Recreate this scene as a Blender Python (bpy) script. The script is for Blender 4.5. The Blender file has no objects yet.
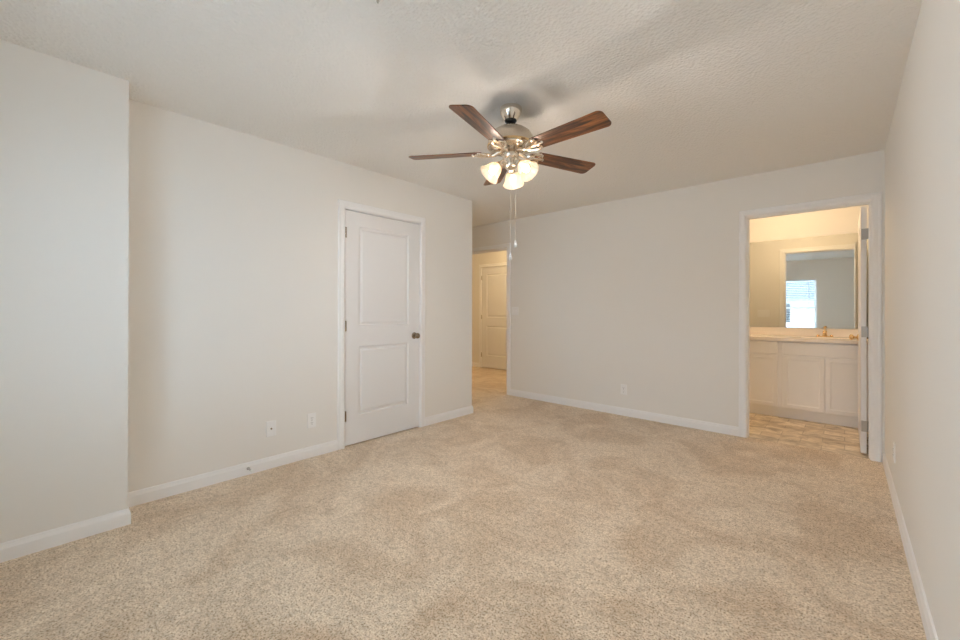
import bpy, bmesh, math, random
from mathutils import Vector, Matrix
random.seed(7)
PI = math.pi
SC = bpy.context.scene
COL = SC.collection

# ------------------------------------------------------------------ camera
CAM_H = 1.1803
cd = bpy.data.cameras.new('camera')
cd.sensor_fit = 'HORIZONTAL'; cd.sensor_width = 36.0
cd.lens = 36.0 * 403.17 / 960.0
cd.shift_y = (309.515 - 320.0) / 960.0
cd.clip_start = 0.05; cd.clip_end = 400
cam = bpy.data.objects.new('camera', cd); COL.objects.link(cam)
a, b, r = math.radians(42.1286), math.radians(0.1063), math.radians(0.1267)
F = Vector((-math.sin(a) * math.cos(b), math.cos(a) * math.cos(b), math.sin(b)))
R0 = Vector((math.cos(a), math.sin(a), 0)); U0 = R0.cross(F)
R1 = R0 * math.cos(r) + U0 * math.sin(r); U1 = -R0 * math.sin(r) + U0 * math.cos(r)
m = Matrix.Identity(4)
for i in range(3):
    m[i][0], m[i][1], m[i][2] = R1[i], U1[i], -F[i]
m[0][3], m[1][3], m[2][3] = 0, 0, CAM_H
cam.matrix_world = m
SC.camera = cam

# ------------------------------------------------------------------ light and exposure
SC.view_settings.view_transform = 'Standard'
SC.view_settings.look = 'None'
SC.view_settings.gamma = 1.0
SC.view_settings.use_curve_mapping = False
SC.view_settings.exposure = 0.23
SKY = 7.9
w = bpy.data.worlds.new('overcast_sky'); SC.world = w
w.use_nodes = True
bg = w.node_tree.nodes['Background']
bg.inputs[0].default_value = (0.75, 0.96, 1.22, 1)
bg.inputs[1].default_value = SKY
FAN_WATT = 60.0
FAN_COL = (1.0, 0.91, 0.86)
BATH_WATT = 13.2
BATH_COL = (1.0, 0.72, 0.43)
HALL_WATT = 20.0
HALL_COL = (1.0, 0.73, 0.41)
SC.cycles.max_bounces = 14
SC.cycles.diffuse_bounces = 10
SC.cycles.glossy_bounces = 6
SC.cycles.transparent_max_bounces = 16
SC.cycles.sample_clamp_indirect = 8.0
SC.cycles.caustics_reflective = False
SC.cycles.caustics_refractive = False
SC.cycles.use_denoising = True


def lamp(name, kind, loc, watt, col, size=0.1, rot=(0, 0, 0), size_y=None):
    d = bpy.data.lights.new(name, kind)
    d.energy = watt; d.color = col
    if kind == 'POINT':
        d.shadow_soft_size = size
    else:
        d.size = size
        if size_y:
            d.shape = 'RECTANGLE'; d.size_y = size_y
    o = bpy.data.objects.new(name, d); COL.objects.link(o)
    o.location = loc; o.rotation_euler = rot
    return o


def soften(o, smooth):
    """soft falloff close to the bulb, so the glass next to it is not burnt out"""
    d = o.data; d.use_nodes = True
    nt = d.node_tree
    em = next(n for n in nt.nodes if n.type == 'EMISSION')
    lf = nt.nodes.new('ShaderNodeLightFalloff')
    lf.inputs['Strength'].default_value = 1.0; lf.inputs['Smooth'].default_value = smooth
    nt.links.new(lf.outputs['Quadratic'], em.inputs['Strength'])


# rooms (metres)
CH = 2.44
XR, YB, XL, YLE, XBU, YBU, YREAR = 0.2324, 4.4535, -3.1758, 3.3743, -2.9252, 0.3472, -0.62
WT = 0.115                       # partition thickness
OPH = 2.05                       # height of the door openings
HX1 = -3.520; HX0 = HX1 - 0.813  # hall opening in the back wall
BX0 = -0.6720; BX1 = 0.1490      # bathroom opening in the back wall
CY0, CY1 = 1.7868, 2.6040        # closet door in the left wall
YM = 6.12                        # bathroom rear wall (mirror wall)
BXL, BXR = -1.55, 0.36           # bathroom side walls
YH = 6.20                        # far wall of the hallway
FANX, FANY = -1.5464, 1.9919
# windows of the rear wall, behind the camera
WINS = [(-2.06, -1.29), (-1.28, -0.51)]
WZ0, WZ1 = 0.58, 1.98

# skylight enters through the window openings
for k, (x0, x1) in enumerate(WINS):
    o = lamp('window_portal', 'AREA', ((x0 + x1) / 2, YREAR - 0.16, (WZ0 + WZ1) / 2), 1, (1, 1, 1),
             x1 - x0, (PI / 2, 0, 0), WZ1 - WZ0)
    o.rotation_euler = (PI / 2, 0, PI)
    o.data.cycles.is_portal = True
lamp('bathroom_ceiling_lamp', 'POINT', (-0.50, 5.33, 2.30), BATH_WATT, BATH_COL, 0.09)
lamp('hallway_ceiling_lamp', 'POINT', (-4.3, 5.35, 2.30), HALL_WATT, HALL_COL, 0.09)

# ------------------------------------------------------------------ materials
MATS = {}


def mat(name, col, rough=0.6, metal=0.0, spec=0.5, build=None):
    if name in MATS:
        return MATS[name]
    m = bpy.data.materials.new(name); m.use_nodes = True
    p = m.node_tree.nodes['Principled BSDF']
    p.inputs['Base Color'].default_value = (*col, 1)
    p.inputs['Roughness'].default_value = rough
    p.inputs['Metallic'].default_value = metal
    p.inputs['Specular IOR Level'].default_value = spec
    if build:
        build(m.node_tree, p)
    MATS[name] = m
    return m


def N(nt, t, **kw):
    n = nt.nodes.new(t)
    for k, v in kw.items():
        if k in n.inputs:
            n.inputs[k].default_value = v
        else:
            setattr(n, k, v)
    return n


def coords(nt, scale=(1, 1, 1)):
    tc = N(nt, 'ShaderNodeTexCoord'); mp = N(nt, 'ShaderNodeMapping')
    mp.inputs['Scale'].default_value = scale
    nt.links.new(tc.outputs['Object'], mp.inputs['Vector'])
    return mp.outputs['Vector']


def noise_bump(scale, strength, dist=0.002, detail=3):
    def f(nt, p):
        v = coords(nt)
        n = N(nt, 'ShaderNodeTexNoise', Scale=scale, Detail=detail)
        nt.links.new(v, n.inputs['Vector'])
        bp = N(nt, 'ShaderNodeBump', Strength=strength, Distance=dist)
        nt.links.new(n.outputs['Fac'], bp.inputs['Height'])
        nt.links.new(bp.outputs['Normal'], p.inputs['Normal'])
    return f


def ramp(nt, src, stops):
    cr = N(nt, 'ShaderNodeValToRGB')
    e = cr.color_ramp.elements
    while len(e) < len(stops):
        e.new(0.5)
    for i, (pos, c) in enumerate(stops):
        e[i].position = pos; e[i].color = (*c, 1)
    nt.links.new(src, cr.inputs['Fac'])
    return cr.outputs['Color']


def mix(nt, mode, fac, a_, b_):
    n = N(nt, 'ShaderNodeMix'); n.data_type = 'RGBA'; n.blend_type = mode
    if isinstance(fac, float):
        n.inputs['Factor'].default_value = fac
    else:
        nt.links.new(fac, n.inputs['Factor'])
    for s, v in ((6, a_), (7, b_)):
        if isinstance(v, tuple):
            n.inputs[s].default_value = (*v, 1)
        else:
            nt.links.new(v, n.inputs[s])
    return n.outputs[2]


PAINT = mat('wall_paint', (0.85, 0.833, 0.795), 0.75, 0, 0.25, noise_bump(180, 0.12, 0.001))


def ceil_build(nt, p):
    v = coords(nt)
    n1 = N(nt, 'ShaderNodeTexNoise', Scale=42.0, Detail=3.0, Roughness=0.6)
    n2 = N(nt, 'ShaderNodeTexVoronoi', Scale=60.0)
    nt.links.new(v, n1.inputs['Vector']); nt.links.new(v, n2.inputs['Vector'])
    ad = N(nt, 'ShaderNodeMath', operation='ADD')
    nt.links.new(n1.outputs['Fac'], ad.inputs[0]); nt.links.new(n2.outputs['Distance'], ad.inputs[1])
    bp = N(nt, 'ShaderNodeBump', Strength=0.9, Distance=0.004)
    nt.links.new(ad.outputs[0], bp.inputs['Height'])
    nt.links.new(bp.outputs['Normal'], p.inputs['Normal'])


CEIL = mat('ceiling_paint', (0.855, 0.845, 0.82), 0.9, 0, 0.1, ceil_build)
TRIM = mat('trim_paint', (0.90, 0.90, 0.90), 0.35, 0, 0.4)
DOORM = mat('door_paint', (0.82, 0.82, 0.82), 0.42, 0, 0.4, noise_bump(90, 0.05, 0.0006))
PLATE = mat('white_plastic', (0.90, 0.90, 0.89), 0.35, 0, 0.5)
DARK = mat('dark_slot', (0.02, 0.02, 0.02), 0.6)
NICKEL = mat('satin_nickel', (0.66, 0.59, 0.50), 0.26, 1.0)
BRIGHT = mat('polished_nickel', (0.80, 0.73, 0.64), 0.14, 1.0)
STEEL = mat('hinge_steel', (0.50, 0.49, 0.47), 0.4, 1.0)
BRONZE = mat('aged_nickel_knob', (0.34, 0.28, 0.21), 0.25, 1.0)
BRASS = mat('warm_brass', (0.80, 0.58, 0.32), 0.22, 1.0)
CHAINM = mat('pale_bead_chain', (0.66, 0.60, 0.52), 0.35, 0.2)
SLATM = mat('blind_white', (0.85, 0.86, 0.86), 0.5)


def carpet_build(nt, p):
    v = coords(nt)
    fine = N(nt, 'ShaderNodeTexNoise', Scale=125.0, Detail=4.0, Roughness=0.75)
    tuft = N(nt, 'ShaderNodeTexVoronoi', Scale=190.0)
    mid = N(nt, 'ShaderNodeTexNoise', Scale=9.0, Detail=3.0)
    big = N(nt, 'ShaderNodeTexNoise', Scale=1.9, Detail=5.0, Roughness=0.62, Distortion=0.9)
    for n in (fine, tuft, mid, big):
        nt.links.new(v, n.inputs['Vector'])
    c = ramp(nt, fine.outputs['Fac'], [(0.375, (0.36, 0.25, 0.145)), (0.465, (0.81, 0.65, 0.475)), (0.59, (1.0, 0.89, 0.735))])
    c2 = ramp(nt, big.outputs['Fac'], [(0.40, (0.85, 0.80, 0.745)), (0.57, (1.0, 1.0, 1.0))])
    c3 = ramp(nt, mid.outputs['Fac'], [(0.35, (0.91, 0.90, 0.89)), (0.65, (1.0, 1.0, 1.0))])
    x = mix(nt, 'MULTIPLY', 1.0, c, c2)
    x = mix(nt, 'MULTIPLY', 1.0, x, c3)
    cl = N(nt, 'ShaderNodeTexNoise', Scale=38.0, Detail=2.0)
    nt.links.new(v, cl.inputs['Vector'])
    x = mix(nt, 'MULTIPLY', 1.0, x, ramp(nt, cl.outputs['Fac'], [(0.34, (0.80, 0.78, 0.75)), (0.56, (1.0, 1.0, 1.0))]))
    nt.links.new(x, p.inputs['Base Color'])
    ad = N(nt, 'ShaderNodeMath', operation='SUBTRACT')
    nt.links.new(fine.outputs['Fac'], ad.inputs[0]); nt.links.new(tuft.outputs['Distance'], ad.inputs[1])
    bp = N(nt, 'ShaderNodeBump', Strength=0.38, Distance=0.005)
    nt.links.new(ad.outputs[0], bp.inputs['Height'])
    nt.links.new(bp.outputs['Normal'], p.inputs['Normal'])
    p.inputs['Sheen Weight'].default_value = 0.25


CARPET = mat('beige_carpet', (0.5, 0.4, 0.3), 0.95, 0, 0.05, carpet_build)


def vinyl_build(nt, p):
    v = coords(nt)
    br = N(nt, 'ShaderNodeTexBrick', Scale=1.0)
    br.inputs['Color1'].default_value = (0.72, 0.60, 0.44, 1)
    br.inputs['Color2'].default_value = (0.92, 0.82, 0.67, 1)
    br.inputs['Mortar'].default_value = (0.60, 0.50, 0.38, 1)
    br.inputs['Mortar Size'].default_value = 0.004
    br.inputs['Brick Width'].default_value = 0.30
    br.inputs['Row Height'].default_value = 0.15
    n = N(nt, 'ShaderNodeTexNoise', Scale=6.0, Detail=6.0, Roughness=0.7, Distortion=0.8)
    mp = coords(nt, (1.0, 1.5, 1.0))
    nt.links.new(v, br.inputs['Vector']); nt.links.new(mp, n.inputs['Vector'])
    c = ramp(nt, n.outputs['Fac'], [(0.36, (0.55, 0.49, 0.42)), (0.62, (1.1, 1.08, 1.05))])
    nt.links.new(mix(nt, 'MULTIPLY', 1.0, br.outputs['Color'], c), p.inputs['Base Color'])


VINYL = mat('stone_look_vinyl', (0.5, 0.4, 0.3), 0.4, 0, 0.4, vinyl_build)


def wood_build(nt, p):
    v = coords(nt, (1.6, 22.0, 22.0))
    n = N(nt, 'ShaderNodeTexNoise', Scale=1.6, Detail=5.0, Roughness=0.62, Distortion=1.1)
    nt.links.new(v, n.inputs['Vector'])
    c = ramp(nt, n.outputs['Fac'], [(0.38, (0.018, 0.007, 0.004)), (0.49, (0.105, 0.038, 0.014)), (0.62, (0.30, 0.115, 0.036))])
    nt.links.new(c, p.inputs['Base Color'])
    p.inputs['Coat Weight'].default_value = 0.25
    p.inputs['Coat Roughness'].default_value = 0.3


WOOD = mat('walnut_blade', (0.12, 0.05, 0.02), 0.42, 0, 0.5, wood_build)


def glass_thin():
    m = bpy.data.materials.new('window_glass'); m.use_nodes = True
    nt = m.node_tree; nt.nodes.clear()
    out = N(nt, 'ShaderNodeOutputMaterial'); t = N(nt, 'ShaderNodeBsdfTransparent'); g = N(nt, 'ShaderNodeBsdfGlossy', Roughness=0.02)
    t.inputs['Color'].default_value = (0.97, 0.99, 0.98, 1)
    mx = N(nt, 'ShaderNodeMixShader'); mx.inputs[0].default_value = 0.05
    nt.links.new(t.outputs[0], mx.inputs[1]); nt.links.new(g.outputs[0], mx.inputs[2]); nt.links.new(mx.outputs[0], out.inputs[0])
    return m


def frosted():
    m = bpy.data.materials.new('frosted_glass'); m.use_nodes = True
    nt = m.node_tree; nt.nodes.clear()
    out = N(nt, 'ShaderNodeOutputMaterial')
    tr = N(nt, 'ShaderNodeBsdfTransparent'); tr.inputs['Color'].default_value = (1, 0.97, 0.92, 1)
    tl = N(nt, 'ShaderNodeBsdfTranslucent'); tl.inputs['Color'].default_value = (0.72, 0.58, 0.42, 1)
    df = N(nt, 'ShaderNodeBsdfPrincipled'); df.inputs['Base Color'].default_value = (0.60, 0.54, 0.45, 1); df.inputs['Roughness'].default_value = 0.25
    m1 = N(nt, 'ShaderNodeMixShader'); m1.inputs[0].default_value = 0.35
    m2 = N(nt, 'ShaderNodeMixShader'); m2.inputs[0].default_value = 0.45
    nt.links.new(tl.outputs[0], m1.inputs[1]); nt.links.new(df.outputs[0], m1.inputs[2])
    nt.links.new(m1.outputs[0], m2.inputs[1]); nt.links.new(tr.outputs[0], m2.inputs[2])
    nt.links.new(m2.outputs[0], out.inputs[0])
    return m


def emit(name, col, s):
    m = bpy.data.materials.new(name); m.use_nodes = True
    p = m.node_tree.nodes['Principled BSDF']
    p.inputs['Base Color'].default_value = (*col, 1)
    p.inputs['Emission Color'].default_value = (*col, 1); p.inputs['Emission Strength'].default_value = s
    return m


GLASS = glass_thin(); FROST = frosted()
BULB = emit('lit_bulb', (1.0, 0.82, 0.58), 8.0)
MIRROR = mat('mirror_silver', (0.80, 0.82, 0.80), 0.0, 1.0)
LAMIN = mat('cultured_marble', (0.92, 0.86, 0.80), 0.25, 0, 0.5)
CABIN = mat('cabinet_paint', (0.94, 0.94, 0.95), 0.4, 0, 0.4)


# ------------------------------------------------------------------ mesh helpers
def box(bm, x0, x1, y0, y1, z0, z1, M=None):
    vs = [Vector((x, y, z)) for z in (z0, z1) for y in (y0, y1) for x in (x0, x1)]
    if M is not None:
        vs = [M @ v for v in vs]
    vs = [bm.verts.new(v) for v in vs]
    for f in ((0, 2, 3, 1), (4, 5, 7, 6), (0, 1, 5, 4), (2, 6, 7, 3), (0, 4, 6, 2), (1, 3, 7, 5)):
        bm.faces.new([vs[i] for i in f])


def lathe(bm, prof, seg=32, M=None, wobble=None):
    """prof: (radius, z) pairs; closes at radius 0"""
    rings = []
    for (r_, z_) in prof:
        if r_ < 1e-6:
            p = Vector((0, 0, z_)); rings.append([bm.verts.new(M @ p if M else p)])
        else:
            ring = []
            for k in range(seg):
                t = 2 * PI * k / seg
                rr = r_ * (1 + (wobble(t, z_) if wobble else 0))
                p = Vector((rr * math.cos(t), rr * math.sin(t), z_))
                ring.append(bm.verts.new(M @ p if M else p))
            rings.append(ring)
    for A, B in zip(rings, rings[1:]):
        if len(A) == 1 and len(B) == 1:
            continue
        for k in range(seg):
            k2 = (k + 1) % seg
            if len(A) == 1:
                bm.faces.new((A[0], B[k2], B[k]))
            elif len(B) == 1:
                bm.faces.new((A[k], A[k2], B[0]))
            else:
                bm.faces.new((A[k], A[k2], B[k2], B[k]))


def tube(bm, pts, rad, seg=10, caps=True):
    pts = [Vector(p) for p in pts]
    rings = []
    up = Vector((0, 0, 1))
    for i, p in enumerate(pts):
        d = (pts[min(i + 1, len(pts) - 1)] - pts[max(i - 1, 0)]).normalized()
        if abs(d.dot(up)) > 0.95:
            up = Vector((1, 0, 0)) if abs(d.x) < 0.9 else Vector((0, 1, 0))
        u = d.cross(up).normalized(); v = u.cross(d).normalized()
        up = v
        rr = rad[i] if isinstance(rad, (list, tuple)) else rad
        rings.append([bm.verts.new(p + u * rr * math.cos(2 * PI * k / seg) + v * rr * math.sin(2 * PI * k / seg)) for k in range(seg)])
    for A, B in zip(rings, rings[1:]):
        for k in range(seg):
            bm.faces.new((A[k], A[(k + 1) % seg], B[(k + 1) % seg], B[k]))
    if caps:
        bm.faces.new(rings[0]); bm.faces.new(rings[-1])


def sweep(bm, prof, path, side=1):
    """mouldings: profile (out, up) swept along a horizontal polyline with mitred corners;
    'out' points to the left of travel for side=1, right for side=-1."""
    P = [Vector((x, y)) for x, y in path]
    rings = []
    for i, p in enumerate(P):
        def nrm(a_, b_):
            d = (b_ - a_).normalized()
            return Vector((-d.y, d.x)) * side
        if i == 0:
            o = nrm(P[0], P[1])
        elif i == len(P) - 1:
            o = nrm(P[-2], P[-1])
        else:
            n1, n2 = nrm(P[i - 1], p), nrm(p, P[i + 1])
            o = (n1 + n2) / (1 + n1.dot(n2))
        rings.append([bm.verts.new((p.x + o.x * u, p.y + o.y * u, v)) for u, v in prof])
    n = len(prof)
    for A, B in zip(rings, rings[1:]):
        for k in range(n):
            bm.faces.new((A[k], A[(k + 1) % n], B[(k + 1) % n], B[k]))
    bm.faces.new(rings[0]); bm.faces.new(rings[-1])


def link(name, bm, m, parent=None, bevel=0, smooth=False, seg=2):
    bmesh.ops.recalc_face_normals(bm, faces=bm.faces)
    me = bpy.data.meshes.new(name)
    bm.to_mesh(me); bm.free()
    me.materials.append(m)
    if smooth:
        for f in me.polygons:
            f.use_smooth = True
        try:
            me.set_sharp_from_angle(angle=math.radians(40))
        except Exception:
            pass
    o = bpy.data.objects.new(name, me); COL.objects.link(o)
    if parent is not None:
        o.parent = parent
    if bevel:
        bv = o.modifiers.new('edge', 'BEVEL'); bv.width = bevel; bv.segments = seg
        bv.limit_method = 'ANGLE'; bv.angle_limit = math.radians(40)
    return o


def struct(o, label, cat):
    o['kind'] = 'structure'; o['label'] = label; o['category'] = cat
    return o


def tag(o, label, cat, group=None):
    o['label'] = label; o['category'] = cat
    if group:
        o['group'] = group
    return o


def empty(name, loc, rot=(0, 0, 0)):
    o = bpy.data.objects.new(name, None); COL.objects.link(o)
    o.location = loc; o.rotation_euler = rot; o.empty_display_size = 0.05
    return o


def boxes(name, L, m, parent=None, bevel=0):
    bm = bmesh.new()
    for q in L:
        box(bm, *q)
    return link(name, bm, m, parent, bevel)


# ------------------------------------------------------------------ room shell
def grid_slab(x0, x1, y0, y1, z0, z1):
    return [(x0, x1, y0, y1, z0, z1)]


XW = -6.9   # west end of the hallway
o = boxes('floor', [(XW, 0.6, YREAR - 0.2, YB + 0.02, -0.12, 0.0), (XW, BXL, YB + 0.02, YH + 0.2, -0.12, 0.0)], CARPET)
struct(o, 'beige cut pile carpet floor of the bedroom and hallway', 'floor')
o = boxes('floor_bathroom', [(BXL, 0.6, YB + 0.02, YM + 0.2, -0.12, -0.004)], VINYL)
struct(o, 'tan stone-look vinyl floor of the bathroom', 'floor')
o = boxes('ceiling', [(XW, 0.6, YREAR - 0.2, YH + 0.2, CH, CH + 0.12)], CEIL)
struct(o, 'textured off-white ceiling', 'ceiling')

o = boxes('wall_left', [
    (XL - WT, XL, YBU, CY0 - 0.02, 0, CH), (XL - WT, XL, CY1 + 0.02, YLE, 0, CH),
    (XL - WT, XL, CY0 - 0.02, CY1 + 0.02, OPH + 0.018, CH),
    (-4.60, XL - WT, YLE - WT, YLE, 0, CH)], PAINT)
struct(o, 'off-white left wall around the closed closet door', 'wall')
o = boxes('wall_left_near', [(XBU - 0.7, XBU, YREAR - 0.15, YBU, 0, CH)], PAINT)
struct(o, 'off-white wall jutting out at the left edge of the room', 'wall')
# closet behind the closed door, alcove end wall
o = boxes('wall_closet', [(-4.72, -4.60, YBU - 0.1, YB + WT, 0, CH), (-4.60, XBU - 0.6, YBU - 0.1, YBU, 0, CH)], PAINT)
struct(o, 'off-white end wall of the alcove beside the hallway opening', 'wall')
o = boxes('wall_back', [
    (-4.72, HX0 - 0.02, YB, YB + WT, 0, CH), (HX1 + 0.02, BX0 - 0.02, YB, YB + WT, 0, CH),
    (BX1 + 0.02, XR + 0.2, YB, YB + WT, 0, CH),
    (HX0 - 0.02, HX1 + 0.02, YB, YB + WT, OPH + 0.018, CH), (BX0 - 0.02, BX1 + 0.02, YB, YB + WT, OPH + 0.018, CH)], PAINT)
struct(o, 'off-white back wall between the hallway and bathroom openings', 'wall')
o = boxes('wall_right', [(XR, XR + 0.3, YREAR - 0.15, YB, 0, CH)], PAINT)
struct(o, 'off-white right wall along the edge of the picture', 'wall')
L = [(XBU, WINS[0][0], YREAR - 0.15, YREAR, 0, CH), (WINS[0][1], WINS[1][0], YREAR - 0.15, YREAR, 0, CH),
     (WINS[1][1], XR, YREAR - 0.15, YREAR, 0, CH)]
for x0, x1 in WINS:
    L += [(x0, x1, YREAR - 0.15, YREAR, 0, WZ0), (x0, x1, YREAR - 0.15, YREAR, WZ1, CH)]
o = boxes('wall_rear', L, PAINT)
struct(o, 'off-white window wall seen in the bathroom mirror', 'wall')
o = boxes('wall_bathroom', [(BXL - WT, BXL, YB + WT, YM, 0, CH), (BXR, BXR + 0.2, YB + WT, YM, 0, CH),
                            (BXL - WT, BXR + 0.2, YM, YM + 0.12, 0, CH)], PAINT)
struct(o, 'bathroom wall above and around the mirror', 'wall')
FX0 = -5.56
o = boxes('wall_hallway', [(XW, FX0 - 0.018, YH, YH + WT, 0, CH), (FX0 + 0.828, BXL - WT, YH, YH + WT, 0, CH), (FX0 - 0.018, FX0 + 0.828, YH, YH + WT, OPH + 0.018, CH), (FX0 - 0.1, FX0 + 0.9, YH + WT, YH + WT + 0.05, 0, CH), (XW - 0.12, XW, YB, YH + 0.12, 0, CH),  # thin panel behind the hallway door is added, unseen, to block sky light
                           (XW, -4.72, YB, YB + WT, 0, CH)], PAINT)
struct(o, 'hallway wall behind the open doorway', 'wall')

# baseboards
BP = [(0, 0), (0.0135, 0), (0.0135, 0.060), (0.0105, 0.067), (0.007, 0.083), (0.003, 0.086), (0, 0.086)]
CW = 0.062      # casing width


def baseboard(name, path, side, label):
    bm = bmesh.new(); sweep(bm, BP, path, side)
    return struct(link(name, bm, TRIM), label, 'baseboard')


baseboard('baseboard_left_near', [(XBU, YREAR), (XBU, YBU), (XL, YBU), (XL, CY0 - 0.005 - CW)], -1, 'white baseboard at the far left, running round the corner to the closet door')
baseboard('baseboard_left', [(XL, CY1 + 0.005 + CW), (XL, YLE), (-4.60, YLE)], -1, 'short white baseboard between the closet door and the hallway corner')
baseboard('baseboard_back', [(HX1 + 0.005 + CW, YB), (BX0 - 0.005 - CW, YB)], -1, 'white baseboard along the back wall between both openings')
baseboard('baseboard_right', [(XR, YB - 0.0), (XR, YREAR)], -1, 'white baseboard along the right wall')
baseboard('baseboard_rear', [(XR, YREAR), (XBU, YREAR)], -1, 'white baseboard under the windows')
baseboard('baseboard_hallway', [(XW, YH), (-5.56 - 0.005 - CW, YH)], -1, 'baseboard at the far hallway wall left of the door')

# door casings and jambs
CP = [(0.0, 0.0), (0.0, 0.010), (0.012, 0.0165), (0.020, 0.0165), (0.040, 0.0125), (0.056, 0.0135), (CW, 0.009), (CW, 0.0)]


def casing(bm, M, w_, h_, rev=0.005):
    """mitred picture-frame casing in local coords: x along wall from 0..w_, y out of wall, z up"""
    x0, x1, z1 = -rev, w_ + rev, h_ + rev
    def ring(cx, cz, dx, dz):
        return [bm.verts.new(M @ Vector((cx + dx * u, v, cz + dz * u))) for u, v in CP]
    rings = [ring(x0, 0, -1, 0), ring(x0, z1, -1, 1), ring(x1, z1, 1, 1), ring(x1, 0, 1, 0)]
    n = len(CP)
    for A, B in zip(rings, rings[1:]):
        for k in range(n):
            bm.faces.new((A[k], A[(k + 1) % n], B[(k + 1) % n], B[k]))
    bm.faces.new(rings[0]); bm.faces.new(rings[-1])


def jamb(bm, M, w_, h_, depth, stop_at=None, st=0.011):
    """lining boards; local y from 0 (wall face) to -depth"""
    t = 0.018
    box(bm, -t, 0, -depth, 0, 0, h_ + t, M); box(bm, w_, w_ + t, -depth, 0, 0, h_ + t, M)
    box(bm, 0, w_, -depth, 0, h_, h_ + t, M)
    if stop_at is not None:
        s0, s1 = stop_at
        box(bm, 0, st, s0, s1, 0, h_, M); box(bm, w_ - st, w_, s0, s1, 0, h_, M)
        box(bm, st, w_ - st, s0, s1, h_ - st, h_, M)


def frame_matrix(ox, oy, ang):
    return Matrix.Translation((ox, oy, 0)) @ Matrix.Rotation(ang, 4, 'Z')


# closet: local x along -Y? wall faces +x; local y (out) = +X, local x = -Y
Mc = frame_matrix(XL, CY1, -PI / 2)
wc = CY1 - CY0
bm = bmesh.new(); casing(bm, Mc, wc, OPH); jamb(bm, Mc, wc, OPH, WT, (-0.075, -0.040))
struct(link('trim_1', bm, TRIM), 'white casing around the closet door', 'door casing')
# hallway opening (wall faces -y): local x = -X, local y = -Y
Mh = frame_matrix(HX1, YB, PI)
bm = bmesh.new(); casing(bm, Mh, HX1 - HX0, OPH); jamb(bm, Mh, HX1 - HX0, OPH, WT, (-0.075, -0.040))
Mh2 = frame_matrix(HX0, YB + WT, 0); casing(bm, Mh2, HX1 - HX0, OPH)
struct(link('trim_2', bm, TRIM), 'white casing around the open hallway doorway', 'door casing')
Mb = frame_matrix(BX1, YB, PI)
bm = bmesh.new(); casing(bm, Mb, BX1 - BX0, OPH); jamb(bm, Mb, BX1 - BX0, OPH, WT, (-0.072, -0.038), 0.006)
Mb2 = frame_matrix(BX0, YB + WT, 0); casing(bm, Mb2, BX1 - BX0, OPH)
struct(link('trim_3', bm, TRIM), 'white casing around the open bathroom doorway', 'door casing')
FX0 = -5.56
Mf = frame_matrix(FX0 + 0.81, YH, PI)
bm = bmesh.new(); casing(bm, Mf, 0.81, OPH); jamb(bm, Mf, 0.81, OPH, WT, (-0.075, -0.040))
struct(link('trim_4', bm, TRIM), 'casing around the closed door at the end of the hallway', 'door casing')


# ------------------------------------------------------------------ doors
def door_mesh(w_, h_, t_, thin=False):
    """two-panel moulded door. local x 0..w_, y 0..-t_ (front face at y=0), z 0..h_"""
    bm = bmesh.new()
    sx = 0.128
    X = [0, sx, w_ - sx, w_]
    Z = [0, 0.245, 0.85, 1.022, h_ - 0.122, h_]
    prof = [(0, 0), (0.004, -0.0015), (0.010, -0.0115), (0.018, -0.0130), (0.026, -0.0120), (0.040, -0.0030), (0.050, -0.0025)]
    for face, sgn in ((0.0, 1), (-t_, -1)):
        for i in range(3):
            for j in range(5):
                x0, x1, z0, z1 = X[i], X[i + 1], Z[j], Z[j + 1]
                if i == 1 and j in (1, 3):
                    rings = []
                    for ins, dep in prof:
                        y = face + sgn * dep
                        rings.append([bm.verts.new((px, y, pz)) for px, pz in
                                      ((x0 + ins, z0 + ins), (x1 - ins, z0 + ins), (x1 - ins, z1 - ins), (x0 + ins, z1 - ins))])
                    for A, B in zip(rings, rings[1:]):
                        for k in range(4):
                            bm.faces.new((A[k], A[(k + 1) % 4], B[(k + 1) % 4], B[k]))
                    bm.faces.new(rings[-1])
                else:
                    bm.faces.new([bm.verts.new((px, face, pz)) for px, pz in ((x0, z0), (x1, z0), (x1, z1), (x0, z1))])
    for x in (0, w_):
        bm.faces.new([bm.verts.new(p) for p in ((x, 0, 0), (x, -t_, 0), (x, -t_, h_), (x, 0, h_))])
    for z in (0, h_):
        bm.faces.new([bm.verts.new(p) for p in ((0, 0, z), (w_, 0, z), (w_, -t_, z), (0, -t_, z))])
    bmesh.ops.remove_doubles(bm, verts=bm.verts, dist=1e-5)
    return bm


def knob_mesh():
    """axis along +y from the door face"""
    bm = bmesh.new()
    M = Matrix.Rotation(-PI / 2, 4, 'X')
    lathe(bm, [(0, 0), (0.033, 0), (0.033, 0.003), (0.030, 0.007), (0.022, 0.010), (0.012, 0.013), (0.011, 0.026),
               (0.014, 0.032), (0.024, 0.039), (0.028, 0.047), (0.0275, 0.055), (0.022, 0.062), (0.012, 0.066), (0, 0.067)], 28, M)
    return bm


def hinge_knuckle(z0, h_=0.089):
    bm = bmesh.new()
    lathe(bm, [(0, z0), (0.0055, z0), (0.0065, z0 + 0.002)] +
          [(rr, z0 + 0.002 + (h_ - 0.004) * k / 5 + dz) for k in range(1, 5) for rr, dz in ((0.0065, -0.0008), (0.0055, 0), (0.0065, 0.0008))] +
          [(0.0065, z0 + h_ - 0.002), (0.0055, z0 + h_), (0, z0 + h_ + 0.002)], 14)
    return bm


DH = 2.029
HZ = [0.21, 0.985, 1.79]


def make_door(name, label, loc, ang, w_, t_=0.035, m=DOORM, knob=True, knob_side='far', gap=0.012):
    """hinge edge at local x=0"""
    d = link(name, door_mesh(w_, DH, t_), m)
    d.location = (loc[0], loc[1], gap); d.rotation_euler = (0, 0, ang)
    struct(d, label, 'door')
    return d


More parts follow.
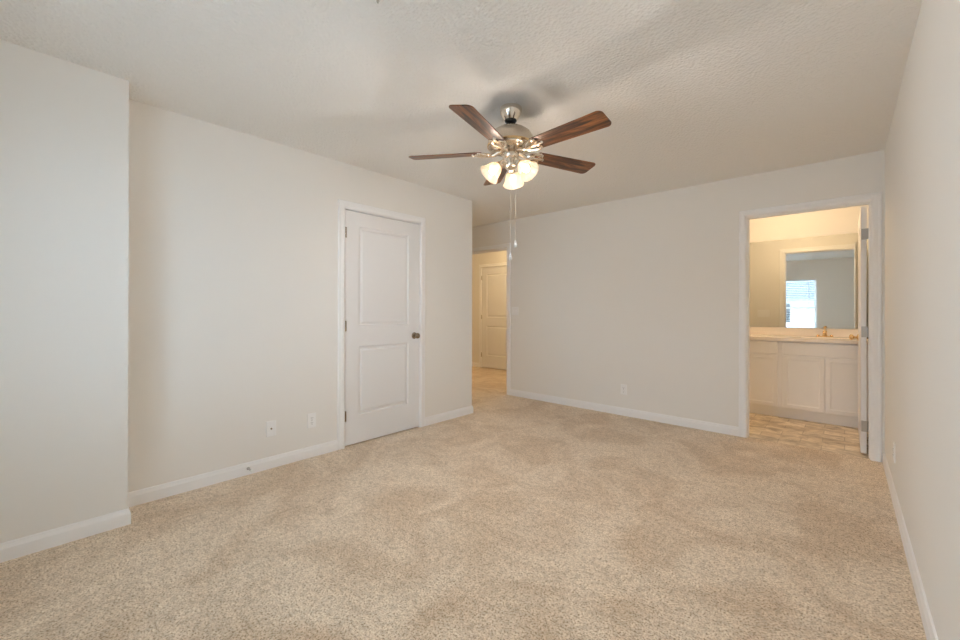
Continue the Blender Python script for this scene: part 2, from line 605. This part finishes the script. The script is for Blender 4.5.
# closet door: hinge at CY0 (left in view); visible face +x.  local x -> +Y, local +y -> must be +X : mirror, so use local x -> +Y with rot +90 gives local y -> -X.
# front face at local y=0; back face y=-t. rot = +90: face y=0 looks to -X. So place so that the -t face looks into the room.
wd = wc - 0.006
closet = make_door('door_1', 'closed white two-panel closet door with aged metal knob', (XL - 0.037, CY0 + 0.003), PI / 2, wd)
kb = link('door_knob', knob_mesh(), BRONZE, closet, smooth=True); kb.location = (wd - 0.062, -0.035, 0.915); kb.rotation_euler = (0, 0, PI)
kb['label'] = 'aged bronze-toned round door knob'
for z in HZ:
    bm = hinge_knuckle(z)
    box(bm, -0.0025, 0.0, -0.001, 0.0, z, z + 0.089)
    h_ = link('hinge', bm, BRONZE, closet, smooth=True); h_.location = (-0.0015, -0.035 - 0.0065, 0)
    bm = bmesh.new(); box(bm, -0.003, 0.014, -0.0357, -0.0348, z, z + 0.089)
    lf = link('hinge_leaf', bm, STEEL, h_); lf.location = (0.0015, 0.0065 + 0.035, 0)

# far hallway door, hinge at left, seen face -y : local x -> +X, face y=-t looks to -Y
fd = make_door('door_2', 'closed two-panel door at the end of the hallway', (FX0 + 0.003, YH - 0.002 + 0.035 - 0.037 + 0.0), 0, 0.804)
fd.location.y = YH + 0.037
for z in HZ:
    h_ = link('hinge', hinge_knuckle(z), BRONZE, fd, smooth=True); h_.location = (-0.002, -0.036 - 0.0065, 0)
kb = link('door_knob', knob_mesh(), BRONZE, fd, smooth=True); kb.location = (0.742, -0.035, 0.915); kb.rotation_euler = (0, 0, PI)

# bathroom door, standing open at 90 degrees: local x -> +Y
bd = make_door('door_3', 'white bathroom door standing open, seen edge-on with silver hinges', (0.0985, YB + WT + 0.008), PI / 2, 0.805)
for s, yy, rz in ((0, 0.0, 0), (1, -0.035, PI)):
    kb = link('door_knob', knob_mesh(), BRASS if s == 0 else BRONZE, bd, smooth=True)
    kb.location = (0.805 - 0.062, yy, 0.915); kb.rotation_euler = (0, 0, rz)
for z in (0.178, 0.953, 1.757):
    bm = bmesh.new()
    box(bm, -0.0022, 0.0, -0.046, -0.004, z, z + 0.089)        # leaf let into the door edge
    for q in (0.015, 0.0445, 0.074):
        lathe(bm, [(0, 0), (0.0035, 0), (0.002, 0.001), (0, 0.0012)], 8, Matrix.Translation((-0.0022, -0.016 if q != 0.0445 else -0.024, z + q)) @ Matrix.Rotation(-PI / 2, 4, 'Y'))
    h_ = link('hinge', bm, STEEL, bd); h_['label'] = 'silver hinge leaf on the door edge'
    kn = link('hinge_pin', hinge_knuckle(z), STEEL, h_, smooth=True); kn.location = (-0.001, -0.050, 0)

# ------------------------------------------------------------------ ceiling fan
FAN_Z = CH
fan = tag(empty('ceiling_fan', (FANX, FANY, CH)), 'five-bladed brushed nickel ceiling fan with walnut blades and three lit glass shades', 'ceiling fan')
bm = bmesh.new()
lathe(bm, [(0, 0), (0.068, 0), (0.070, -0.004), (0.069, -0.018), (0.065, -0.034), (0.054, -0.056), (0.043, -0.072), (0.040, -0.076), (0.030, -0.077), (0, -0.077)], 40)
can = link('canopy', bm, BRIGHT, fan, smooth=True)
bm = bmesh.new(); lathe(bm, [(0.036, -0.0755), (0.037, -0.080), (0.030, -0.090), (0.018, -0.095), (0, -0.096)], 28)
hb = link('hanger_ball', bm, DARK, can, smooth=True); hb['label'] = 'black hanger ball under the canopy'
bm = bmesh.new(); lathe(bm, [(0, -0.085), (0.0115, -0.085), (0.0115, -0.130), (0, -0.130)], 20)
link('downrod', bm, NICKEL, fan, smooth=True)
bm = bmesh.new()
lathe(bm, [(0, -0.112), (0.020, -0.112), (0.024, -0.119), (0.055, -0.124), (0.092, -0.136), (0.122, -0.158), (0.138, -0.186), (0.143, -0.216), (0.143, -0.230),
           (0.136, -0.233), (0.136, -0.240), (0.141, -0.243), (0.138, -0.252), (0.120, -0.260), (0.085, -0.263), (0.082, -0.255), (0.0, -0.255)], 56)
mh = link('motor_housing', bm, NICKEL, fan, smooth=True)
bm = bmesh.new()
lathe(bm, [(0.1365, -0.229), (0.1450, -0.230), (0.1475, -0.2365), (0.1450, -0.243), (0.1365, -0.244)], 56)
tr_ = link('trim_ring', bm, BRASS, mh, smooth=True)
bm = bmesh.new()
lathe(bm, [(0, -0.250), (0.040, -0.250), (0.040, -0.272), (0.050, -0.276), (0.053, -0.282), (0.051, -0.305), (0.044, -0.314), (0.034, -0.319), (0.034, -0.345),
           (0.040, -0.352), (0.038, -0.368), (0.026, -0.380), (0.012, -0.388), (0.010, -0.400), (0.005, -0.406), (0, -0.408)], 36)
sw = link('switch_housing', bm, BRIGHT, fan, smooth=True)

BZ = -0.273           # blade height below the ceiling
PH = -2.9186


def blade_mesh():
    bm = bmesh.new()
    out = []
    L0, L1 = 0.178, 0.648
    w0, w1 = 0.056, 0.070
    cr = 0.030
    n = 8
    # outline, rounded corners at the tip and smaller at the root
    for k in range(n + 1):
        t = PI / 2 * k / n
        out.append((L1 - cr + cr * math.sin(t), -(w1 - cr) - cr * math.cos(t)))
    for k in range(n + 1):
        t = PI / 2 * k / n
        out.append((L1 - cr + cr * math.cos(t), (w1 - cr) + cr * math.sin(t)))
    c0 = 0.016
    for k in range(5):
        t = PI / 2 * k / 4
        out.append((L0 + c0 - c0 * math.sin(t), (w0 - c0) + c0 * math.cos(t)))
    for k in range(5):
        t = PI / 2 * k / 4
        out.append((L0 + c0 - c0 * math.cos(t), -(w0 - c0) - c0 * math.sin(t)))
    top = [bm.verts.new((x, y, 0.003)) for x, y in out]
    bot = [bm.verts.new((x, y, -0.003)) for x, y in out]
    bm.faces.new(top); bm.faces.new(bot)
    for k in range(len(out)):
        k2 = (k + 1) % len(out)
        bm.faces.new((top[k], top[k2], bot[k2], bot[k]))
    return bm


def bracket_mesh():
    """cast blade iron: arm from the motor, forked scroll pad under the blade"""
    bm = bmesh.new()
    tube(bm, [(0.058, 0, 0.006), (0.080, 0, 0.000), (0.105, 0, -0.012), (0.130, 0, -0.015), (0.160, 0, -0.011)], [0.014, 0.013, 0.011, 0.010, 0.011], 10)
    for s in (-1, 1):
        tube(bm, [(0.120, 0, -0.014), (0.134, s * 0.020, -0.012), (0.160, s * 0.040, -0.009), (0.190, s * 0.048, -0.008), (0.214, s * 0.040, -0.0075), (0.220, s * 0.024, -0.0075), (0.206, s * 0.014, -0.0075), (0.194, s * 0.022, -0.0075)],
             [0.009, 0.009, 0.0085, 0.008, 0.0075, 0.007, 0.006, 0.0055], 8)
    tube(bm, [(0.150, 0, -0.011), (0.190, 0, -0.009), (0.245, 0, -0.008)], [0.011, 0.010, 0.008], 8)
    for p in ((0.197, 0.044), (0.197, -0.044), (0.238, 0)):
        lathe(bm, [(0, -0.016), (0.008, -0.015), (0.011, -0.010), (0.012, -0.003), (0, -0.003)], 14, Matrix.Translation((p[0], p[1], 0)))
    return bm


blade0 = link('blade', blade_mesh(), WOOD, fan, bevel=0.0015)
br0 = link('blade_bracket', bracket_mesh(), BRIGHT, blade0, smooth=True)
TILT = math.radians(-12.5)
for k in range(5):
    if k == 0:
        bl, brk = blade0, br0
    else:
        bl = blade0.copy(); COL.objects.link(bl); bl.parent = fan
        brk = br0.copy(); COL.objects.link(brk); brk.parent = bl
    ang = math.radians(PH + 72 * k)
    bl.matrix_local = Matrix.Translation((0, 0, BZ)) @ Matrix.Rotation(ang, 4, 'Z') @ Matrix.Rotation(TILT, 4, 'X')

# light kit: three arms with bell shades
away = math.atan2(FANY, FANX)     # direction from the camera to the fan
SH_ANG = [away - math.radians(8), away - math.radians(8) + 2 * PI / 3, away - math.radians(8) - 2 * PI / 3]


def shade_mesh():
    bm = bmesh.new()
    prof = [(0.020, 0.0), (0.024, -0.006), (0.035, -0.017), (0.045, -0.034), (0.050, -0.053), (0.054, -0.071), (0.062, -0.086), (0.069, -0.094)]
    inner = [(r_ - 0.003, z_ - 0.0005) for r_, z_ in prof][::-1]
    lathe(bm, prof + inner, 48, None, lambda t, z_: 0.018 * math.cos(12 * t) * min(1, -z_ / 0.06))
    return bm


def arm_mesh():
    bm = bmesh.new()
    tube(bm, [(0.030, 0, -0.332), (0.048, 0, -0.328), (0.062, 0, -0.334), (0.070, 0, -0.346), (0.074, 0, -0.356)], 0.007, 10)
    return bm


def socket_mesh():
    bm = bmesh.new()
    lathe(bm, [(0, 0.020), (0.012, 0.020), (0.020, 0.012), (0.024, 0.0), (0.026, -0.012), (0.022, -0.012), (0, -0.010)], 24)
    return bm


arm0 = sh0 = so0 = bu0 = None
for k, an in enumerate(SH_ANG):
    tiltM = Matrix.Rotation(an, 4, 'Z') @ Matrix.Translation((0.078, 0, -0.362)) @ Matrix.Rotation(math.radians(-44), 4, 'Y')
    if k == 0:
        arm0 = link('lamp_arm', arm_mesh(), BRIGHT, fan, smooth=True)
        so0 = link('lamp_socket', socket_mesh(), BRIGHT, arm0, smooth=True)
        sh0 = link('lamp_shade', shade_mesh(), FROST, fan, smooth=True)
        bm = bmesh.new(); lathe(bm, [(0, -0.010), (0.010, -0.012), (0.012, -0.026), (0.021, -0.042), (0.024, -0.056), (0.020, -0.070), (0.010, -0.078), (0, -0.080)], 20)
        bu0 = link('bulb', bm, BULB, sh0, smooth=True)
        arm, so, sh, bu = arm0, so0, sh0, bu0
    else:
        arm = arm0.copy(); so = so0.copy(); sh = sh0.copy(); bu = bu0.copy()
        for q in (arm, so, sh, bu):
            COL.objects.link(q)
        arm.parent = fan; so.parent = arm; sh.parent = fan; bu.parent = sh
    arm.matrix_local = Matrix.Rotation(an, 4, 'Z')
    so.matrix_local = Matrix.Translation((0.078, 0, -0.362)) @ Matrix.Rotation(math.radians(-44), 4, 'Y')
    sh.matrix_local = tiltM
    wp = Matrix.Translation((FANX, FANY, CH)) @ tiltM @ Vector((0, 0, -0.060))
    soften(lamp('fan_bulb_light', 'POINT', wp, FAN_WATT, FAN_COL, 0.026), 0.03)

for k, (lat, dep, zb) in enumerate(((-0.003, -0.040, 1.532), (0.028, -0.030, 1.612))):
    rx, ry = math.cos(a), math.sin(a); fx, fy = -math.sin(a), math.cos(a)
    px = rx * lat + fx * dep; py = ry * lat + fy * dep
    bm = bmesh.new()
    z = -0.300
    zend = zb - CH
    tube(bm, [(px, py, z), (px, py, zend)], 0.0008, 6)
    nb = int((z - zend) / 0.012)
    for q in range(nb):
        lathe(bm, [(0, 0.0016), (0.0016, 0), (0, -0.0016)], 6, Matrix.Translation((px, py, z - q * 0.012)))
    ch = link('pull_chain', bm, CHAINM, fan, smooth=True)
    bm = bmesh.new(); lathe(bm, [(0, 0.002), (0.004, 0), (0.006, -0.010), (0.0100, -0.024), (0.0105, -0.036), (0.007, -0.043), (0, -0.044)], 18, Matrix.Translation((px, py, zend)))
    fb = link('fob', bm, PLATE, ch, smooth=True); fb['label'] = 'small white pull fob'

# small dark fitting in the ceiling at the top edge of the picture
bm = bmesh.new()
lathe(bm, [(0, 0), (0.007, 0), (0.007, -0.003), (0.003, -0.005), (0, -0.005)], 14)
tube(bm, [(0, 0, -0.003), (0, 0, -0.016), (0.006, 0, -0.024), (0.012, 0, -0.020), (0.012, 0, -0.013)], 0.0022, 8)
hk = link('ceiling_hook', bm, STEEL, smooth=True); hk.location = (-1.40, 0.925, CH)
tag(hk, 'small dark hook in the ceiling at the top edge of the picture', 'hook')


# ------------------------------------------------------------------ wall plates; local x along the wall, local -y out of the wall
def plate_body(w_=0.070, h_=0.115):
    bm = bmesh.new()
    t = 0.0055
    for_ = [(w_ / 2, 0.0), (w_ / 2, -0.0035), (w_ / 2 - 0.003, -t)]
    rings = []
    for hw, y in for_:
        hh = hw - w_ / 2 + h_ / 2
        rings.append([bm.verts.new((sx * hw, y, sz * hh)) for sx, sz in ((-1, -1), (1, -1), (1, 1), (-1, 1))])
    for A, B in zip(rings, rings[1:]):
        for k in range(4):
            bm.faces.new((A[k], A[(k + 1) % 4], B[(k + 1) % 4], B[k]))
    bm.faces.new(rings[-1]); bm.faces.new(rings[0])
    return bm


def screw(bm, x, z, y=-0.0055):
    lathe(bm, [(0, 0), (0.0035, 0), (0.0028, 0.0012), (0, 0.0015)], 12, Matrix.Translation((x, y, z)) @ Matrix.Rotation(PI / 2, 4, 'X'))


def outlet(loc, ang, label):
    e = empty('outlet', loc, (0, 0, ang))
    link('cover_plate', plate_body(), PLATE, e)
    for s in (-1, 1):
        bm = bmesh.new()
        lathe(bm, [(0, 0), (0.0165, 0), (0.0165, 0.0015), (0.0155, 0.002), (0, 0.002)], 24, Matrix.Translation((0, -0.0055, s * 0.0195)) @ Matrix.Scale(0.88, 4, (0, 0, 1)) @ Matrix.Rotation(PI / 2, 4, 'X'))
        rc = link('receptacle', bm, PLATE, e)
        bm = bmesh.new()
        for x, hh in ((-0.0065, 0.0040), (0.0065, 0.0034)):
            box(bm, x - 0.0012, x + 0.0012, -0.0081, -0.0074, s * 0.0195 + 0.002 - hh, s * 0.0195 + 0.002 + hh)
        box(bm, -0.0022, 0.0022, -0.0081, -0.0074, s * 0.0195 - 0.0115, s * 0.0195 - 0.0075)
        link('slot', bm, DARK, rc)
    bm = bmesh.new(); screw(bm, 0, 0); link('screw', bm, STEEL, e)
    return tag(e, label, 'outlet')


outlet((XL, 1.497, 0.293), PI / 2, 'white duplex outlet low on the left wall, next to the closet door casing')
outlet((-1.843, YB, 0.292), 0, 'white duplex outlet low on the middle of the back wall')
outlet((XR, 3.60, 0.30), -PI / 2, 'white duplex outlet low on the right wall near the bathroom door')
e = empty('cable_jack', (XL, 1.188, 0.294), (0, 0, PI / 2))
link('cover_plate', plate_body(), PLATE, e)
bm = bmesh.new()
lathe(bm, [(0, 0), (0.0065, 0), (0.0065, 0.003), (0.0045, 0.003), (0.0045, 0.010), (0, 0.010)], 6, Matrix.Translation((0, -0.0055, 0)) @ Matrix.Rotation(PI / 2, 4, 'X'))
j = link('connector', bm, BRONZE, e); j['label'] = 'dark metal cable connector'
for q in (0.042, -0.042):
    bm = bmesh.new(); screw(bm, 0, q); link('screw', bm, PLATE, e)
tag(e, 'white cable jack plate with a dark centre connector on the left wall', 'wall plate')


def switch(loc, ang, n, label):
    e = empty('light_switch', loc, (0, 0, ang))
    w_ = 0.070 + 0.046 * (n - 1)
    link('cover_plate', plate_body(w_), PLATE, e)
    for k in range(n):
        x = (k - (n - 1) / 2) * 0.046
        bm = bmesh.new()
        box(bm, x - 0.005, x + 0.005, -0.0070, -0.0050, -0.012, 0.012)
        box(bm, x - 0.0035, x + 0.0035, -0.016, -0.006, 0.001, 0.009)
        link('toggle', bm, PLATE, e)
        
    return tag(e, label, 'light switch')


switch((-3.375, YB, 1.17), 0, 2, 'white double light switch on the back wall beside the hallway doorway')
switch((-0.94, YB + WT, 1.14), PI, 3, 'three-gang light switch reflected in the bathroom mirror')

# spring door stop screwed in the left baseboard
e = empty('door_stop', (XL + 0.0135, 1.030, 0.046), (0, 0, PI / 2))
bm = bmesh.new(); lathe(bm, [(0, 0), (0.011, 0), (0.011, 0.003), (0.007, 0.006), (0, 0.006)], 18, Matrix.Rotation(PI / 2, 4, 'X'))
link('base', bm, STEEL, e, smooth=True)
bm = bmesh.new()
tube(bm, [(0.0055 * math.cos(q * 0.7), -0.005 - q * 0.00075, 0.0055 * math.sin(q * 0.7)) for q in range(78)], 0.0012, 6)
link('spring', bm, STEEL, e, smooth=True)
bm = bmesh.new(); lathe(bm, [(0, 0.060), (0.0075, 0.060), (0.0085, 0.066), (0.0075, 0.074), (0, 0.076)], 16, Matrix.Rotation(PI / 2, 4, 'X'))
link('tip', bm, PLATE, e, smooth=True)
tag(e, 'small spring door stop on the baseboard of the left wall', 'door stop')

# ------------------------------------------------------------------ bathroom
VX0, VX1 = -0.905, 0.235
VF = 5.545          # front of the cabinet
van = tag(empty('vanity_cabinet', ((VX0 + VX1) / 2, (VF + YM) / 2, 0)), 'off-white vanity cabinet with panelled doors and one drawer under the bathroom counter', 'cabinet')
VO = Vector(van.location)


def vpart(name, L, m, parent=van, bevel=0):
    bm = bmesh.new()
    for q in L:
        box(bm, q[0] - VO.x, q[1] - VO.x, q[2] - VO.y, q[3] - VO.y, q[4], q[5])
    return link(name, bm, m, parent, bevel)


vpart('carcass', [(VX0, VX0 + 0.018, VF + 0.02, YM - 0.002, 0.0, 0.849), (VX1 - 0.018, VX1, VF + 0.02, YM - 0.002, 0.0, 0.849),
                  (VX0 + 0.018, VX1 - 0.018, VF + 0.02, YM - 0.01, 0.115, 0.130), (VX0 + 0.018, VX1 - 0.018, YM - 0.01, YM - 0.002, 0.115, 0.849),
                  (VX0, VX1, VF, VF + 0.02, 0.115, 0.849)], CABIN)
vpart('toe_kick', [(VX0, VX1, VF + 0.045, VF + 0.060, -0.003, 0.1145)], TRIM)


def cab_panel(name, x0, x1, z0, z1, panel=True):
    bm = bmesh.new()
    y1, y0 = VF - VO.y, VF - 0.019 - VO.y
    x0 -= VO.x; x1 -= VO.x
    prof = [(0.0, y1), (0.0, y0 + 0.003), (0.003, y0)]
    if panel:
        prof += [(0.040, y0), (0.042, y0 + 0.007), (0.050, y0 + 0.0085)]
    rings = [[bm.verts.new(p) for p in ((x0 + i_, y, z0 + i_), (x1 - i_, y, z0 + i_), (x1 - i_, y, z1 - i_), (x0 + i_, y, z1 - i_))] for i_, y in prof]
    for A, B in zip(rings, rings[1:]):
        for k in range(4):
            bm.faces.new((A[k], A[(k + 1) % 4], B[(k + 1) % 4], B[k]))
    bm.faces.new(rings[0]); bm.faces.new(rings[-1])
    return link(name, bm, CABIN, van)


cab_panel('door', -0.875, -0.552, 0.119, 0.692)
cab_panel('door', -0.507, -0.157, 0.119, 0.692)
cab_panel('door', -0.151, 0.198, 0.119, 0.692)
cab_panel('drawer', -0.875, -0.552, 0.702, 0.838, False)
cab_panel('false_front', -0.507, 0.198, 0.702, 0.838, False)

# counter with moulded oval basin and backsplash
bm = bmesh.new()
cx0, cx1, cy0, cy1, cz = -0.925, BXR - 0.002, VF - 0.035, YM - 0.002, 0.886
nx, ny = 60, 28
SX, SY = -0.155, 5.80
grid = []
for jn in range(ny + 1):
    row = []
    for i_ in range(nx + 1):
        x = cx0 + (cx1 - cx0) * i_ / nx; y = cy0 + (cy1 - cy0) * jn / ny
        rr = math.hypot((x - SX) / 0.215, (y - SY) / 0.155)
        z = cz - (0.125 * (1 - rr ** 4) if rr < 1 else 0)
        row.append(bm.verts.new((x, y, z)))
    grid.append(row)
for jn in range(ny):
    for i_ in range(nx):
        bm.faces.new((grid[jn][i_], grid[jn][i_ + 1], grid[jn + 1][i_ + 1], grid[jn + 1][i_]))
box(bm, cx0, cx1, cy0, cy0 + 0.02, 0.8505, cz - 0.0005)
box(bm, cx0, cx0 + 0.02, cy0, cy1, 0.8505, cz - 0.0005)
box(bm, cx0, cx1, cy1 - 0.02, cy1, 0.8505, cz - 0.0005)
ct = link('vanity_counter', bm, LAMIN)
me = ct.data
tag(ct, 'cream moulded vanity counter with a basin on the off-white cabinet', 'counter')
ct.data.materials[0] = LAMIN
bs = boxes('backsplash', [(cx0, cx1, cy1 - 0.018, cy1, cz, 0.978)], LAMIN, ct, 0.003)

# faucet
FXp, FYp = SX - 0.012, 6.015
fa = tag(empty('faucet', (FXp, FYp, cz + 0.0006)), 'small brass-toned faucet on the back edge of the vanity counter', 'faucet')
bm = bmesh.new()
box(bm, -0.078, 0.078, -0.024, 0.024, 0, 0.010)
link('base_plate', bm, BRASS, fa, 0.005)
bm = bmesh.new()
lathe(bm, [(0, 0.008), (0.024, 0.008), (0.020, 0.022), (0.017, 0.048), (0.020, 0.060), (0.016, 0.072), (0, 0.078)], 24)
link('body', bm, BRASS, fa, smooth=True)
bm = bmesh.new(); tube(bm, [(0, -0.010, 0.045), (0, -0.045, 0.066), (0, -0.080, 0.070), (0, -0.105, 0.062), (0, -0.112, 0.048)], [0.012, 0.0115, 0.011, 0.0105, 0.010], 14)
link('spout', bm, BRASS, fa, smooth=True)
bm = bmesh.new()
tube(bm, [(0, 0, 0.074), (0, 0.002, 0.100)], [0.006, 0.005], 10)
lathe(bm, [(0, -0.004), (0.012, -0.002), (0.015, 0.008), (0.010, 0.018), (0, 0.020)], 18, Matrix.Translation((0, 0.002, 0.100)))
link('handle', bm, BRASS, fa, smooth=True)
for s in (-1, 1):
    bm = bmesh.new(); lathe(bm, [(0, 0.008), (0.013, 0.009), (0.015, 0.016), (0.010, 0.024), (0, 0.026)], 18, Matrix.Translation((s * 0.058, 0, 0)))
    link('end_cap', bm, BRASS, fa, smooth=True)

# wall mirror
mi = boxes('wall_mirror', [(cx0 + 0.005, BXR - 0.004, YM - 0.007, YM - 0.001, 0.981, 2.048)], MIRROR)
tag(mi, 'large frameless mirror above the bathroom counter', 'mirror')

# ------------------------------------------------------------------ windows and blinds behind the camera (seen in the mirror)
for k, (x0, x1) in enumerate(WINS):
    y = YREAR - 0.11
    fw = 0.045
    zm = 1.255
    bm = bmesh.new()
    for q in ((x0, x0 + fw, WZ0, WZ1), (x1 - fw, x1, WZ0, WZ1)):
        box(bm, q[0], q[1], y - 0.035, y + 0.035, q[2], q[3])
    for q in ((x0 + fw, x1 - fw, WZ0, WZ0 + fw), (x0 + fw, x1 - fw, WZ1 - fw, WZ1)):
        box(bm, q[0], q[1], y - 0.035, y + 0.035, q[2], q[3])
    wn = struct(link('window_%d' % (k + 1), bm, TRIM), ('right' if k else 'left') + ' white sash window of the pair reflected in the bathroom mirror', 'window')
    bm = bmesh.new(); box(bm, x0 + fw, x1 - fw, y - 0.02, y + 0.02, zm - 0.022, zm + 0.022)
    link('meeting_rail', bm, TRIM, wn)
    bm = bmesh.new(); box(bm, x0 + fw, x1 - fw, y - 0.002, y + 0.002, WZ0 + fw, zm - 0.022); box(bm, x0 + fw, x1 - fw, y - 0.002, y + 0.002, zm + 0.022, WZ1 - fw)
    link('pane', bm, GLASS, wn)
    bm = bmesh.new(); box(bm, x0 - 0.03, x1 + 0.03, YREAR - 0.075, YREAR + 0.03, WZ0 - 0.02, WZ0 - 0.0005)
    link('window_sill', bm, TRIM, wn)
    bl_ = tag(empty('window_blind', ((x0 + x1) / 2, YREAR - 0.035, WZ1)), 'white horizontal blind over the ' + ('right' if k else 'left') + ' window, seen in the bathroom mirror', 'blind', 'white blinds on the pair of windows')
    hw = (x1 - x0) / 2 - 0.008
    bm = bmesh.new(); box(bm, -hw, hw, -0.026, 0.026, -0.045, -0.001); link('headrail', bm, SLATM, bl_)
    bm = bmesh.new()
    zz = -0.075
    while zz > WZ0 - WZ1 + 0.05:
        box(bm, -hw, hw, -0.024, 0.024, zz - 0.0014, zz + 0.0014, Matrix.Translation((0, 0, zz)) @ Matrix.Rotation(math.radians(5), 4, 'X') @ Matrix.Translation((0, 0, -zz)))
        zz -= 0.044
    link('slats', bm, SLATM, bl_)
    bm = bmesh.new(); box(bm, -hw, hw, -0.024, 0.024, WZ0 - WZ1 + 0.004, WZ0 - WZ1 + 0.026); link('bottom_rail', bm, SLATM, bl_)
    for s in (-1, 1):
        bm = bmesh.new(); box(bm, s * 0.24 - 0.004, s * 0.24 + 0.004, 0.025, 0.026, WZ0 - WZ1 + 0.02, -0.04); link('cord', bm, SLATM, bl_)

# ------------------------------------------------------------------ outside, only seen through the windows
GR = mat('pale_ground', (0.62, 0.63, 0.62), 0.95)
o = boxes('ground', [(-60, 60, -80, YREAR - 0.4, -3.2, -3.0)], GR)
struct(o, 'pale ground outside the windows', 'ground')
SID = mat('grey_siding', (0.34, 0.35, 0.37), 0.8); ROOF = mat('slate_roof', (0.10, 0.105, 0.115), 0.9)
hs = tag(empty('neighbour_house', (-5.0, -28, -3.0)), 'pale grey house across the street, seen through the reflected window', 'house')
bm = bmesh.new(); box(bm, -6, 6, -4, 4, 0, 5.2); link('wall', bm, SID, hs)
bm = bmesh.new()
v = [bm.verts.new(p) for p in ((-6.4, -4.5, 5.1), (6.4, -4.5, 5.1), (6.4, 4.5, 5.1), (-6.4, 4.5, 5.1), (-6.4, 0, 7.4), (6.4, 0, 7.4))]
for f in ((0, 1, 2, 3), (0, 4, 5, 1), (3, 2, 5, 4), (0, 3, 4), (1, 5, 2)):
    bm.faces.new([v[i] for i in f])
link('roof', bm, ROOF, hs)
for x in (-4, -1.2, 1.6, 4.4):
    for z in (1.0, 3.4):
        bm = bmesh.new(); box(bm, x - 0.5, x + 0.5, 3.99, 4.03, z, z + 1.3); link('window', bm, DARK, hs)
